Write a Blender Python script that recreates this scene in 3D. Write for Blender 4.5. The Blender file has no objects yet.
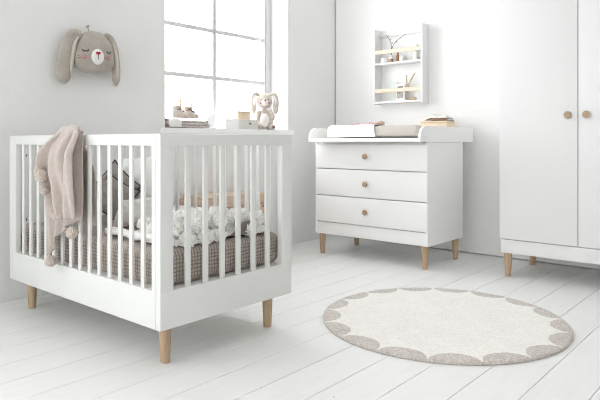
import bpy, bmesh, math, random
from mathutils import Vector, Matrix, noise
R = random.Random(7)
PI = math.pi
sc = bpy.context.scene
col = sc.collection

# ------------------------------------------------------------------ materials
def mat(name, color, rough=.5, bump=0, bscale=60, bdetail=4, var=0, vscale=8, sheen=0, metal=0, coat=0, dist=.002):
    m = bpy.data.materials.new(name); m.use_nodes = True
    nt = m.node_tree; N = nt.nodes; L = nt.links; b = N['Principled BSDF']
    b.inputs['Base Color'].default_value = (*color, 1); b.inputs['Roughness'].default_value = rough
    b.inputs['Metallic'].default_value = metal
    if sheen: b.inputs['Sheen Weight'].default_value = sheen; b.inputs['Sheen Roughness'].default_value = .6
    if coat: b.inputs['Coat Weight'].default_value = coat
    tc = N.new('ShaderNodeTexCoord')
    if var:
        n = N.new('ShaderNodeTexNoise'); n.inputs['Scale'].default_value = vscale; n.inputs['Detail'].default_value = 5
        L.new(tc.outputs['Object'], n.inputs['Vector'])
        r = N.new('ShaderNodeValToRGB')
        r.color_ramp.elements[0].position = .3; r.color_ramp.elements[1].position = .7
        r.color_ramp.elements[0].color = (*[max(0, c*(1-var)) for c in color], 1)
        r.color_ramp.elements[1].color = (*[min(1, c*(1+var*.6)) for c in color], 1)
        L.new(n.outputs['Fac'], r.inputs['Fac']); L.new(r.outputs['Color'], b.inputs['Base Color'])
    if bump:
        n2 = N.new('ShaderNodeTexNoise'); n2.inputs['Scale'].default_value = bscale; n2.inputs['Detail'].default_value = bdetail
        L.new(tc.outputs['Object'], n2.inputs['Vector'])
        bp = N.new('ShaderNodeBump'); bp.inputs['Strength'].default_value = bump; bp.inputs['Distance'].default_value = dist
        L.new(n2.outputs['Fac'], bp.inputs['Height']); L.new(bp.outputs['Normal'], b.inputs['Normal'])
    return m

def math_node(nt, op, a, b=None, c=None):
    n = nt.nodes.new('ShaderNodeMath'); n.operation = op
    for i, v in enumerate((a, b, c)):
        if v is None: continue
        if hasattr(v, 'links'): nt.links.new(v, n.inputs[i])
        else: n.inputs[i].default_value = v
    return n.outputs[0]

def wood(name, c1, c2, rough=.5, axis='Z', scale=14):
    m = bpy.data.materials.new(name); m.use_nodes = True
    nt = m.node_tree; N = nt.nodes; L = nt.links; b = N['Principled BSDF']; b.inputs['Roughness'].default_value = rough
    tc = N.new('ShaderNodeTexCoord'); mp = N.new('ShaderNodeMapping')
    s = [scale]*3; s['XYZ'.index(axis)] = scale*.12; mp.inputs['Scale'].default_value = s
    L.new(tc.outputs['Object'], mp.inputs['Vector'])
    n = N.new('ShaderNodeTexNoise'); n.inputs['Scale'].default_value = 5; n.inputs['Detail'].default_value = 8; n.inputs['Distortion'].default_value = .6
    L.new(mp.outputs['Vector'], n.inputs['Vector'])
    r = N.new('ShaderNodeValToRGB'); r.color_ramp.elements[0].position = .32; r.color_ramp.elements[1].position = .68
    r.color_ramp.elements[0].color = (*c1, 1); r.color_ramp.elements[1].color = (*c2, 1)
    L.new(n.outputs['Fac'], r.inputs['Fac']); L.new(r.outputs['Color'], b.inputs['Base Color'])
    bp = N.new('ShaderNodeBump'); bp.inputs['Strength'].default_value = .15; bp.inputs['Distance'].default_value = .001
    L.new(n.outputs['Fac'], bp.inputs['Height']); L.new(bp.outputs['Normal'], b.inputs['Normal'])
    return m

M = {}
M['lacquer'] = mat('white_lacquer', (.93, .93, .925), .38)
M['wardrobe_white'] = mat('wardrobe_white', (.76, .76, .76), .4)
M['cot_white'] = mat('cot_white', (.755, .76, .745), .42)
M['wall'] = mat('plaster', (.82, .82, .815), .9, bump=.35, bscale=28, bdetail=8, var=.012, vscale=3, dist=.004)
M['wall_shaded'] = mat('shaded_plaster', (.80, .80, .795), .9, bump=.35, bscale=28, bdetail=8, var=.012, vscale=3, dist=.004)  # darker copy of the plaster: the left wall's shade put into its colour
M['ceiling'] = mat('ceiling_white', (.9, .9, .9), .9)
M['frame'] = mat('window_paint', (.56, .565, .58), .4)
M['oak'] = wood('oak', (.41, .28, .175), (.57, .42, .285))
M['knob'] = wood('knob_wood', (.34, .235, .15), (.47, .34, .23), axis='X')
M['pale_wood'] = wood('pale_wood', (.72, .57, .40), (.82, .68, .50), axis='X')
M['rail_wood'] = wood('rail_wood', (.70, .59, .46), (.79, .69, .56), axis='X')
M['crate_wood'] = wood('crate_wood', (.56, .41, .30), (.68, .53, .41), axis='Y')
M['dark_wood'] = wood('dark_wood', (.16, .09, .05), (.25, .15, .09), axis='X')
M['dark'] = mat('dark_gap', (.10, .10, .10), .8)
M['steel'] = mat('bolt_steel', (.25, .25, .26), .4, metal=.6)
M['fur'] = mat('taupe_fur', (.42, .375, .325), .95, bump=.8, bscale=55, bdetail=8, var=.16, vscale=14, sheen=.5, dist=.006)
M['fur_light'] = mat('beige_fur', (.60, .535, .47), .95, bump=.7, bscale=90, bdetail=6, var=.12, vscale=30, sheen=.3, dist=.004)
M['white_fur'] = mat('white_fur', (.86, .85, .83), .95, bump=.7, bscale=90, bdetail=6, sheen=.2, dist=.004)
M['fluff'] = mat('white_fluff', (.86, .85, .82), .95, bump=.9, bscale=120, bdetail=6, var=.05, vscale=40, sheen=.2, dist=.004)
M['red'] = mat('red_felt', (.50, .02, .04), .8)
M['pink'] = mat('pink_felt', (.55, .27, .27), .9)
M['thread'] = mat('black_thread', (.035, .03, .03), .8)
M['cord'] = mat('hanging_cord', (.35, .28, .2), .8)
M['beige_knit'] = mat('beige_knit', (.53, .465, .425), .95, bump=.5, bscale=160, bdetail=3, var=.06, vscale=60, sheen=.2, dist=.003)
M['knit_pompom'] = mat('knit_pompom', (.57, .49, .44), .95, bump=.9, bscale=130, bdetail=4, var=.14, vscale=70, sheen=.3, dist=.005)
M['linen'] = mat('grey_linen', (.30, .27, .245), .95, bump=.4, bscale=200, bdetail=3, var=.10, vscale=30, dist=.002)
M['pale_linen'] = mat('pale_linen', (.66, .645, .62), .95, bump=.4, bscale=120, bdetail=4, dist=.003)
M['piping'] = mat('dark_piping', (.07, .06, .055), .9)
M['pillow_white'] = mat('white_cotton', (.88, .88, .87), .9, bump=.3, bscale=25, bdetail=6, dist=.006)
M['taupe_back'] = mat('taupe_reverse', (.22, .19, .17), .95)
M['muslin'] = mat('grey_beige_cotton', (.55, .51, .46), .95, bump=.3, bscale=150, bdetail=3, var=.03, vscale=20, dist=.002)
M['pink_cloth'] = mat('dusty_pink_muslin', (.55, .36, .37), .95, bump=.6, bscale=80, bdetail=5, var=.12, vscale=50, dist=.003)
M['towel_taupe'] = mat('taupe_terry', (.64, .575, .54), .95, bump=.5, bscale=140, bdetail=4, var=.35, vscale=70, dist=.005)
M['ceramic'] = mat('white_ceramic', (.84, .84, .84), .35)
M['boxgrey'] = mat('pale_grey_paint', (.66, .655, .62), .6)
M['amber'] = mat('amber_glass', (.30, .17, .08), .2)
M['paper'] = mat('white_paper', (.85, .85, .84), .8)
M['palegreen'] = mat('pale_green_card', (.68, .73, .67), .8)
M['photo'] = mat('photo_print', (.45, .42, .42), .6, var=.6, vscale=45)
M['peach'] = mat('peach_felt', (.72, .50, .34), .9)
M['twig'] = mat('twig_bark', (.16, .13, .10), .9)
M['grasswood'] = mat('dried_palm', (.50, .42, .31), .9)
M['orangewood'] = mat('orange_wood', (.55, .36, .2), .6)

def waffle():
    m = bpy.data.materials.new('waffle_knit'); m.use_nodes = True
    nt = m.node_tree; N = nt.nodes; L = nt.links; b = N['Principled BSDF']; b.inputs['Roughness'].default_value = .95
    tc = N.new('ShaderNodeTexCoord'); sp = N.new('ShaderNodeSeparateXYZ')
    ns = N.new('ShaderNodeTexNoise'); ns.inputs['Scale'].default_value = 14; L.new(tc.outputs['Object'], ns.inputs['Vector'])
    va = N.new('ShaderNodeVectorMath'); va.operation = 'MULTIPLY_ADD'
    L.new(ns.outputs['Color'], va.inputs[0]); va.inputs[1].default_value = (.012,)*3; L.new(tc.outputs['Object'], va.inputs[2])
    L.new(va.outputs[0], sp.inputs[0])
    k = PI/.0165
    nsp = N.new('ShaderNodeSeparateXYZ'); L.new(tc.outputs['Normal'], nsp.inputs[0])
    fs = [math_node(nt, 'ADD', math_node(nt, 'ABSOLUTE', math_node(nt, 'SINE', math_node(nt, 'MULTIPLY', sp.outputs[i], k))), math_node(nt, 'ABSOLUTE', nsp.outputs[i])) for i in range(3)]
    v = math_node(nt, 'MULTIPLY', math_node(nt, 'MINIMUM', math_node(nt, 'MINIMUM', fs[0], fs[1]), fs[2]), .7)
    n2 = N.new('ShaderNodeTexNoise'); n2.inputs['Scale'].default_value = 120; L.new(tc.outputs['Object'], n2.inputs['Vector'])
    v2 = math_node(nt, 'ADD', v, math_node(nt, 'MULTIPLY', n2.outputs['Fac'], .5))
    r = N.new('ShaderNodeValToRGB'); r.color_ramp.elements[0].position = .2; r.color_ramp.elements[1].position = .75
    r.color_ramp.elements[0].color = (.15, .125, .11, 1); r.color_ramp.elements[1].color = (.48, .42, .38, 1)
    L.new(v2, r.inputs['Fac']); L.new(r.outputs['Color'], b.inputs['Base Color'])
    bp = N.new('ShaderNodeBump'); bp.inputs['Strength'].default_value = .6; bp.inputs['Distance'].default_value = .004
    L.new(v2, bp.inputs['Height']); L.new(bp.outputs['Normal'], b.inputs['Normal'])
    return m
M['waffle'] = waffle()

RUG_R = .632; RUG_D = .092; RUG_N = 17
def rug_mat():
    m = bpy.data.materials.new('tufted_rug'); m.use_nodes = True
    nt = m.node_tree; N = nt.nodes; L = nt.links; b = N['Principled BSDF']; b.inputs['Roughness'].default_value = 1
    b.inputs['Sheen Weight'].default_value = .25
    tc = N.new('ShaderNodeTexCoord'); sp = N.new('ShaderNodeSeparateXYZ'); L.new(tc.outputs['Object'], sp.inputs[0])
    nz = N.new('ShaderNodeTexNoise'); nz.inputs['Scale'].default_value = 60; L.new(tc.outputs['Object'], nz.inputs['Vector'])
    x, y = sp.outputs[0], sp.outputs[1]
    r = math_node(nt, 'SQRT', math_node(nt, 'ADD', math_node(nt, 'MULTIPLY', x, x), math_node(nt, 'MULTIPLY', y, y)))
    r = math_node(nt, 'ADD', r, math_node(nt, 'MULTIPLY_ADD', nz.outputs['Fac'], .012, -.006))
    th = math_node(nt, 'ARCTAN2', y, x)
    t = math_node(nt, 'FRACT', math_node(nt, 'MULTIPLY_ADD', th, RUG_N/(2*PI), 68.5/360*RUG_N+20))
    t = math_node(nt, 'MULTIPLY_ADD', t, 2, -1)
    t2 = math_node(nt, 'MULTIPLY', t, t)
    d = math_node(nt, 'SQRT', math_node(nt, 'MAXIMUM', math_node(nt, 'MULTIPLY_ADD', t2, -1.06, 1), 0))
    edge = math_node(nt, 'MULTIPLY_ADD', d, -RUG_D, RUG_R-.006)
    f = math_node(nt, 'GREATER_THAN', r, edge)
    n2 = N.new('ShaderNodeTexNoise'); n2.inputs['Scale'].default_value = 95; n2.inputs['Detail'].default_value = 5; L.new(tc.outputs['Object'], n2.inputs['Vector'])
    n3 = N.new('ShaderNodeTexNoise'); n3.inputs['Scale'].default_value = 7; n3.inputs['Detail'].default_value = 3; L.new(tc.outputs['Object'], n3.inputs['Vector'])
    sm = math_node(nt, 'ADD', math_node(nt, 'MULTIPLY', n2.outputs['Fac'], .8), math_node(nt, 'MULTIPLY', n3.outputs['Fac'], .2))
    r1 = N.new('ShaderNodeValToRGB'); r2 = N.new('ShaderNodeValToRGB')
    for rr, a, c in ((r1, (.78, .75, .705), (.92, .90, .86)), (r2, (.40, .36, .33), (.70, .645, .60))):
        rr.color_ramp.elements[0].position = .33; rr.color_ramp.elements[1].position = .66
        rr.color_ramp.elements[0].color = (*a, 1); rr.color_ramp.elements[1].color = (*c, 1); L.new(sm, rr.inputs['Fac'])
    mx = N.new('ShaderNodeMix'); mx.data_type = 'RGBA'
    L.new(f, mx.inputs['Factor']); L.new(r1.outputs['Color'], mx.inputs['A']); L.new(r2.outputs['Color'], mx.inputs['B'])
    L.new(mx.outputs['Result'], b.inputs['Base Color'])
    bp = N.new('ShaderNodeBump'); bp.inputs['Strength'].default_value = .9; bp.inputs['Distance'].default_value = .006
    L.new(sm, bp.inputs['Height']); L.new(bp.outputs['Normal'], b.inputs['Normal'])
    return m
M['rug'] = rug_mat()

def floor_mat():
    m = bpy.data.materials.new('painted_boards'); m.use_nodes = True
    nt = m.node_tree; N = nt.nodes; L = nt.links; b = N['Principled BSDF']; b.inputs['Roughness'].default_value = .5
    tc = N.new('ShaderNodeTexCoord')
    mp = N.new('ShaderNodeMapping'); mp.inputs['Scale'].default_value = (14, 1.2, 1); L.new(tc.outputs['Object'], mp.inputs['Vector'])
    n = N.new('ShaderNodeTexNoise'); n.inputs['Scale'].default_value = 3; n.inputs['Detail'].default_value = 7; L.new(mp.outputs['Vector'], n.inputs['Vector'])
    r = N.new('ShaderNodeValToRGB'); r.color_ramp.elements[0].position = .25; r.color_ramp.elements[1].position = .7
    r.color_ramp.elements[0].color = (.80, .80, .785, 1); r.color_ramp.elements[1].color = (.835, .835, .825, 1)
    L.new(n.outputs['Fac'], r.inputs['Fac'])
    # small chips and knots in the paint
    n2 = N.new('ShaderNodeTexNoise'); n2.inputs['Scale'].default_value = 34; n2.inputs['Detail'].default_value = 2; L.new(tc.outputs['Object'], n2.inputs['Vector'])
    r2 = N.new('ShaderNodeValToRGB'); r2.color_ramp.elements[0].position = .76; r2.color_ramp.elements[1].position = .80
    r2.color_ramp.elements[0].color = (0, 0, 0, 1); r2.color_ramp.elements[1].color = (1, 1, 1, 1); L.new(n2.outputs['Fac'], r2.inputs['Fac'])
    mx = N.new('ShaderNodeMix'); mx.data_type = 'RGBA'; mx.inputs['B'].default_value = (.5, .47, .43, 1)
    L.new(r2.outputs['Color'], mx.inputs['Factor']); L.new(r.outputs['Color'], mx.inputs['A']); L.new(mx.outputs['Result'], b.inputs['Base Color'])
    bp = N.new('ShaderNodeBump'); bp.inputs['Strength'].default_value = .25; bp.inputs['Distance'].default_value = .002
    L.new(n.outputs['Fac'], bp.inputs['Height']); L.new(bp.outputs['Normal'], b.inputs['Normal'])
    return m
M['floor'] = floor_mat()

def glass_mat():
    m = bpy.data.materials.new('window_glass'); m.use_nodes = True
    nt = m.node_tree; N = nt.nodes; L = nt.links
    N.remove(N['Principled BSDF']); out = N['Material Output']
    a = N.new('ShaderNodeBsdfTransparent'); g = N.new('ShaderNodeBsdfGlossy'); g.inputs['Roughness'].default_value = .02
    f = N.new('ShaderNodeFresnel'); f.inputs['IOR'].default_value = 1.45; mx = N.new('ShaderNodeMixShader')
    L.new(f.outputs[0], mx.inputs[0]); L.new(a.outputs[0], mx.inputs[1]); L.new(g.outputs[0], mx.inputs[2]); L.new(mx.outputs[0], out.inputs[0])
    return m
M['glass'] = glass_mat()

# ------------------------------------------------------------------ helpers
def add_box(bm, x0, x1, y0, y1, z0, z1, bev=.003, seg=2):
    r = bmesh.ops.create_cube(bm, size=1)
    vs = r['verts']
    for v in vs:
        v.co = Vector(((x0+x1)/2+v.co.x*(x1-x0), (y0+y1)/2+v.co.y*(y1-y0), (z0+z1)/2+v.co.z*(z1-z0)))
    if bev:
        b = min(bev, .45*min(abs(x1-x0), abs(y1-y0), abs(z1-z0)))
        es = list({e for v in vs for e in v.link_edges})
        bmesh.ops.bevel(bm, geom=es, offset=b, segments=seg, affect='EDGES', profile=.6)
    return bm

def bx(*a, **k): return add_box(bmesh.new(), *a, **k)

def lathe(bm, profile, seg=24, mtx=Matrix()):
    rings = []
    for r, z in profile:
        if r < 1e-6: rings.append([bm.verts.new(mtx @ Vector((0, 0, z)))])
        else: rings.append([bm.verts.new(mtx @ Vector((r*math.cos(2*PI*i/seg), r*math.sin(2*PI*i/seg), z))) for i in range(seg)])
    for a, b in zip(rings, rings[1:]):
        for i in range(seg):
            j = (i+1) % seg
            if len(a) == 1 and len(b) == 1: continue
            if len(a) == 1: bm.faces.new((a[0], b[j], b[i]))
            elif len(b) == 1: bm.faces.new((a[i], a[j], b[0]))
            else: bm.faces.new((a[i], a[j], b[j], b[i]))
    if len(rings[0]) > 1: bm.faces.new(rings[0][::-1])
    if len(rings[-1]) > 1: bm.faces.new(rings[-1])
    return bm

def sweep(bm, pts, ra, rb=None, nrm=None, seg=14, cap=True):
    """tube along pts; radius ra in the side direction, rb along nrm"""
    pts = [Vector(p) for p in pts]; n = len(pts)
    if not hasattr(ra, '__len__'): ra = [ra]*n
    if rb is None: rb = ra
    if not hasattr(rb, '__len__'): rb = [rb]*n
    rings = []
    up = Vector(nrm) if nrm else None
    for i, p in enumerate(pts):
        t = (pts[min(i+1, n-1)]-pts[max(i-1, 0)]).normalized()
        if nrm is None:
            if up is None: up = t.orthogonal()
        u = (up-t*up.dot(t)).normalized()
        if nrm is None: up = u
        s = t.cross(u)
        rings.append([bm.verts.new(p+s*ra[i]*math.cos(2*PI*k/seg)+u*rb[i]*math.sin(2*PI*k/seg)) for k in range(seg)])
    for a, b in zip(rings, rings[1:]):
        for k in range(seg): bm.faces.new((a[k], a[(k+1) % seg], b[(k+1) % seg], b[k]))
    if cap: bm.faces.new(rings[0][::-1]); bm.faces.new(rings[-1])
    return bm

def smooth_path(pts, n=24):
    """Catmull-Rom through tuples of any length"""
    out = []; m = len(pts)
    for i in range(n):
        f = i/(n-1)*(m-1); k = min(int(f), m-2); t = f-k
        p = [pts[max(k-1, 0)], pts[k], pts[k+1], pts[min(k+2, m-1)]]
        out.append(tuple(.5*(2*p[1][d]+(p[2][d]-p[0][d])*t+(2*p[0][d]-5*p[1][d]+4*p[2][d]-p[3][d])*t*t+(3*p[1][d]-p[0][d]-3*p[2][d]+p[3][d])*t**3) for d in range(len(pts[0]))))
    return out

def ball(bm, c, r, sub=3, amp=0, freq=6, spike=0, mtx=None):
    vs = bmesh.ops.create_icosphere(bm, subdivisions=sub, radius=1)['verts']
    c = Vector(c); r = Vector((r, r, r)) if not hasattr(r, '__len__') else Vector(r)
    off = Vector((R.random()*50, R.random()*50, R.random()*50))
    for v in vs:
        d = v.co.copy(); k = 1+amp*noise.noise(d*freq+off)+spike*(R.random()-.5)
        q = Vector((d.x*r.x, d.y*r.y, d.z*r.z))*k
        v.co = c+(mtx @ q if mtx else q)
    return bm

def obj(name, bm, m, parent=None, smooth=True, sub=0, solid=0, loc=None):
    bmesh.ops.recalc_face_normals(bm, faces=bm.faces)
    me = bpy.data.meshes.new(name); bm.to_mesh(me); bm.free()
    if isinstance(m, (list, tuple)):
        for q in m: me.materials.append(q)
    else: me.materials.append(m)
    if smooth:
        me.polygons.foreach_set('use_smooth', [True]*len(me.polygons))
        if smooth == 'angle' or smooth is True: me.set_sharp_from_angle(angle=math.radians(42))
    o = bpy.data.objects.new(name, me); col.objects.link(o)
    if parent:
        o.parent = parent; o.matrix_parent_inverse = world(parent).inverted()
    if solid:
        s = o.modifiers.new('solid', 'SOLIDIFY'); s.thickness = solid; s.offset = 0
    if sub:
        s = o.modifiers.new('sub', 'SUBSURF'); s.levels = sub; s.render_levels = sub
    if loc: o.location = loc
    return o

def world(o):
    m = o.matrix_basis.copy()
    if o.parent: m = world(o.parent) @ o.matrix_parent_inverse @ m
    return m

def tag(o, label, cat, group=None):
    o['label'] = label; o['category'] = cat
    if group: o['group'] = group
    return o

def thing(name, label, cat, loc=(0, 0, 0), group=None):
    o = bpy.data.objects.new(name, None); col.objects.link(o); o.location = loc; o.empty_display_size = .05
    return tag(o, label, cat, group)

def structure(name, bm, m, parent=None, smooth=False):
    o = obj(name, bm, m, parent, smooth)
    if not parent: o['kind'] = 'structure'
    return o

def dup(o, parent, delta):
    c = o.copy(); col.objects.link(c); c.parent = parent; c.location = o.location+Vector(delta); return c

def plate(bm, pts, y0, y1, axis='X'):
    """extrude a 2D outline between two values of an axis; outline gives the other two coordinates"""
    def P(a, p): return Vector((a, p[0], p[1])) if axis == 'X' else (Vector((p[0], a, p[1])) if axis == 'Y' else Vector((p[0], p[1], a)))
    A = [bm.verts.new(P(y0, p)) for p in pts]; B = [bm.verts.new(P(y1, p)) for p in pts]
    bm.faces.new(A); bm.faces.new(B[::-1])
    for i in range(len(pts)):
        j = (i+1) % len(pts); bm.faces.new((A[i], B[i], B[j], A[j]))
    return bm

# ------------------------------------------------------------------ the room
XL, YR, ZC = -3.555, 4.668, 2.85          # left wall plane, back wall plane, ceiling
XR, YB = 3.4, -6.5
WT = .32                                  # thickness of the wall the window sits in
vy0, vy1, vz0 = -1.3, .1, 1.0           # a second window further left, out of the frame
wy0, wy1, wz0, wz1 = 2.604, 3.964, 1.05, 2.70

bm = bmesh.new()                           # painted boards running along Y
W = .1978; x = -2.565-6*W
while x < XR+.1:
    a, b = x+.0010+R.random()*.0005, x+W-.0010-R.random()*.0005
    y = YB-.05-R.random()*2
    while y < YR+.1:
        y2 = y+2.6+R.random()*2.2
        p0, p1 = max(y, YB-.05), min(y2-.0016, YR+.1)
        if p1-p0 > .05: add_box(bm, a, b, p0, p1, -.02, 0, bev=.0016, seg=1)
        y = y2
    x += W
add_box(bm, XL-.2, XR+.1, YB-.05, YR+.12, -.06, -.0205, bev=0)
structure('floor', bm, M['floor'])

def left_wall():
    bm = bmesh.new(); a, b = XL-WT, XL
    add_box(bm, a, b, YB, vy0, 0, ZC, bev=0); add_box(bm, a, b, vy1, wy0, 0, ZC, bev=0)
    add_box(bm, a, b, vy0, vy1, 0, vz0, bev=0); add_box(bm, a, b, vy0, vy1, wz1, ZC, bev=0)
    add_box(bm, a, b, wy1, YR+.1, 0, ZC, bev=0)
    add_box(bm, a, b, wy0, wy1, 0, wz0-.035, bev=0); add_box(bm, a, b, wy0, wy1, wz1, ZC, bev=0)
    return bm
structure('wall_left', left_wall(), M['wall_shaded'])
bm = bmesh.new()
add_box(bm, XL+.012, XR+.1, YR, YR+.1, .008, ZC, bev=.004, seg=1)
add_box(bm, XL, XR+.1, YR+.05, YR+.12, -.02, ZC, bev=0)
structure('wall_back', bm, M['wall'])
structure('wall_right', bx(XR, XR+.1, YB, YR+.1, 0, ZC, bev=0), mat('bounce_cut_grey', (.50, .49, .47), .9))  # unseen wall, its dark grey picked to cut bounce onto the crib end
bm = bmesh.new()                           # wall behind the photographer, with an unseen opening added and sized for fill light
ox0, ox1, oz0, oz1 = -3.3, .9, .15, 2.7
add_box(bm, XL, ox0, YB-.1, YB, 0, ZC, bev=0); add_box(bm, ox1, XR+.1, YB-.1, YB, 0, ZC, bev=0)
add_box(bm, ox0, ox1, YB-.1, YB, 0, oz0, bev=0); add_box(bm, ox0, ox1, YB-.1, YB, oz1, ZC, bev=0)
structure('wall_front', bm, M['wall'])
structure('ceiling', bx(XL-WT, XR+.1, YB-.1, YR+.12, ZC, ZC+.08, bev=0), M['ceiling'])

# window in the left wall
wn = bpy.data.objects.new('window_1', None); col.objects.link(wn); wn.location = (XL, (wy0+wy1)/2, wz0); wn['kind'] = 'structure'
gx = XL-.24
bm = bmesh.new()
for a in ((wy0, wy0+.065, wz0, wz1), (wy1-.065, wy1, wz0, wz1), (wy0, wy1, wz0, wz0+.06), (wy0, wy1, wz1-.06, wz1)):
    add_box(bm, gx-.035, gx+.03, *a, bev=.004)
add_box(bm, gx-.03, gx+.022, wy1-.085, wy1-.06, wz0+.05, wz1-.05, bev=.004)
obj('window_frame', bm, M['frame'], wn)
ym = 3.277
obj('mullion', bx(gx-.02, gx+.02, ym-.018, ym+.018, wz0+.05, wz1-.05, bev=.005), M['frame'], wn)
for z in (1.487, 1.886, 2.292):
    obj('glazing_bar', bx(gx-.017, gx+.017, wy0+.05, wy1-.05, z-.017, z+.017, bev=.005), M['frame'], wn)
bm = bmesh.new()
bm.faces.new([bm.verts.new((gx, y, z)) for y, z in ((wy0+.03, wz0+.03), (wy1-.03, wz0+.03), (wy1-.03, wz1-.03), (wy0+.03, wz1-.03))])
obj('window_pane', bm, M['glass'], wn, smooth=False)
bm = bmesh.new()
plate(bm, [(XL-WT, wy0), (XL, wy0), (XL, wy0-.045), (XL+.032, wy0-.045), (XL+.032, wy1+.055), (XL, wy1+.055), (XL, wy1), (XL-WT, wy1)], wz0-.042, wz0, 'Z')
bmesh.ops.bevel(bm, geom=list(bm.edges), offset=.005, segments=2, affect='EDGES')
obj('window_sill', bm, M['lacquer'], wn)
bm = bmesh.new()                            # pull cord beside the right jamb
sweep(bm, [(gx+.045, 3.80, 2.66), (gx+.045, 3.802, 2.1), (gx+.045, 3.80, 1.62)], .0035, seg=8)
ball(bm, (gx+.045, 3.80, 1.615), .009, sub=2)
obj('pull_cord', bm, M['boxgrey'], wn)

# ------------------------------------------------------------------ legs and knobs
def leg_bm(x, y, h, r0, r1):
    prof = [(0, .001), (r1*.85, 0.0005), (r1, .004), (r1+(r0-r1)*.5, h*.3), (r0*.97, h*.6), (r0, h), (0, h)]
    return lathe(bmesh.new(), prof, 20, Matrix.Translation((x, y, 0)))
def knob_bm(x, y, z, r=.022):                # turned knob pointing along -Y
    mt = Matrix.Translation((x, y, z)) @ Matrix.Rotation(PI/2, 4, 'X')
    return lathe(bmesh.new(), [(0, -.004), (r*.5, -.004), (r*.45, .008), (r*.95, .016), (r, .022), (r*.9, .027), (r*.5, .029), (0, .029)], 24, mt)

# ------------------------------------------------------------------ baby crib
CX, CY, CL, CD = -1.981, 1.428, 1.425, .809
ZB, ZT, RB, RT = .170, .981, .328, .931
crib = thing('baby_crib', 'white slatted baby crib on short oak legs below the window', 'crib', (CX-CL/2, CY+CD/2, 0))
ET = .033                                     # end panel thickness
cm = M['cot_white']
xe = (CX-CL, CX-ET)
slat_end = None
for i, x0 in enumerate(xe):
    x1 = x0+ET
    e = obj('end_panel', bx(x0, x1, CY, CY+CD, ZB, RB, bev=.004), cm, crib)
    obj('end_rail', bx(x0, x1, CY, CY+CD, RT, ZT, bev=.004), cm, e)
    for y0, y1 in ((CY, CY+.066), (CY+CD-.072, CY+CD)):
        obj('end_post', bx(x0, x1, y0, y1, RB-.001, RT+.001, bev=.002), cm, e)
    for k in range(6):
        yc = 1.580+k*.0985
        if slat_end is None:
            slat_end = obj('slat', bx(x0+.010, x1-.010, yc-.0135, yc+.0135, RB-.008, RT+.008, bev=.003, seg=2), cm, e)
            s0 = (x0, yc)
        else:
            c = slat_end.copy(); col.objects.link(c); c.parent = e
            c.matrix_parent_inverse = world(e).inverted(); c.location = (x0-s0[0], yc-s0[1], 0)
LX0, LX1 = CX-CL+ET, CX-ET
slat_side = None
for i, (y0, y1) in enumerate(((CY, CY+.03), (CY+CD-.03, CY+CD))):
    e = obj('side_panel', bx(LX0+.001, LX1-.001, y0, y1, ZB, RB, bev=.003), cm, crib)
    obj('side_rail', bx(LX0+.001, LX1-.001, y0, y1, RT, ZT, bev=.003), cm, e)
    for x0, x1 in ((LX0+.001, LX0+.045), (LX1-.028, LX1-.001)):
        obj('side_post', bx(x0, x1, y0, y1, RB-.001, RT+.001, bev=.002), cm, e)
    for k in range(14):
        xc = -2.121-k*.0873
        if slat_side is None:
            slat_side = obj('slat', bx(xc-.0125, xc+.0125, y0+.008, y1-.010, RB-.008, RT+.008, bev=.0035, seg=2), cm, e)
            s1 = (xc, y0)
        else:
            c = slat_side.copy(); col.objects.link(c); c.parent = e
            c.matrix_parent_inverse = world(e).inverted(); c.location = (xc-s1[0], y0-s1[1], 0)
obj('mattress_base', bx(CX-CL+ET+.004, CX-ET-.004, CY+.032, CY+CD-.032, .295, .327, bev=.003), M['cot_white'], crib)
ins = .088
for lx in (CX-CL+ins, CX-ins):
    for ly in (CY+ins, CY+CD-ins):
        obj('leg', leg_bm(lx, ly, ZB+.002, .0262, .0205), M['oak'], crib)
for (bx_, by_, bz_, ax) in ((CX-CL+ET+.002, CY+.075, .868, 0), (CX-CL+ET+.002, CY+.075, .50, 0), (CX-CL+ET+.002, CY+.06, .40, 0), (-2.70, CY+CD-.032, .845, 1)):
    mt = Matrix.Translation((bx_, by_, bz_)) @ (Matrix.Rotation(PI/2, 4, 'Y') if ax == 0 else Matrix.Rotation(PI/2, 4, 'X'))
    if ax == 0: obj('bolt', lathe(bmesh.new(), [(0, -.002), (.009, -.002), (.009, .002), (.006, .003), (0, .002)], 12, mt), M['steel'], crib)

# mattress in its knitted cover
def rounded_slab(x0, x1, y0, y1, z0, z1, r, nx=40, ny=24, amp=.004, crown=.006):
    bm = bmesh.new(); add_box(bm, x0, x1, y0, y1, z0, z1, bev=r, seg=6)
    bmesh.ops.subdivide_edges(bm, edges=[e for e in bm.edges if e.calc_length() > .1], cuts=18, use_grid_fill=True)
    for v in bm.verts:
        n = noise.noise(v.co*9)
        d = (v.co-Vector(((x0+x1)/2, (y0+y1)/2, (z0+z1)/2)))
        if v.co.z > z0+.02: v.co.z += n*amp*1.5+crown*max(0, 1-(d.x/(x1-x0)*2)**2)*(1 if v.co.z > z1-r*.5 else 0)
        v.co.y += math.copysign(amp*noise.noise(v.co*13+Vector((3, 3, 3))), d.y) if abs(d.y) > (y1-y0)/2-.02 else 0
    return bm
mb = rounded_slab(CX-CL+ET+.012, CX-ET-.014, CY+.040, CY+CD-.036, .328, .484, .045)
tag(obj('mattress', mb, M['waffle']), 'mattress in a taupe waffle-knit cover inside the white crib', 'mattress')

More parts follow.
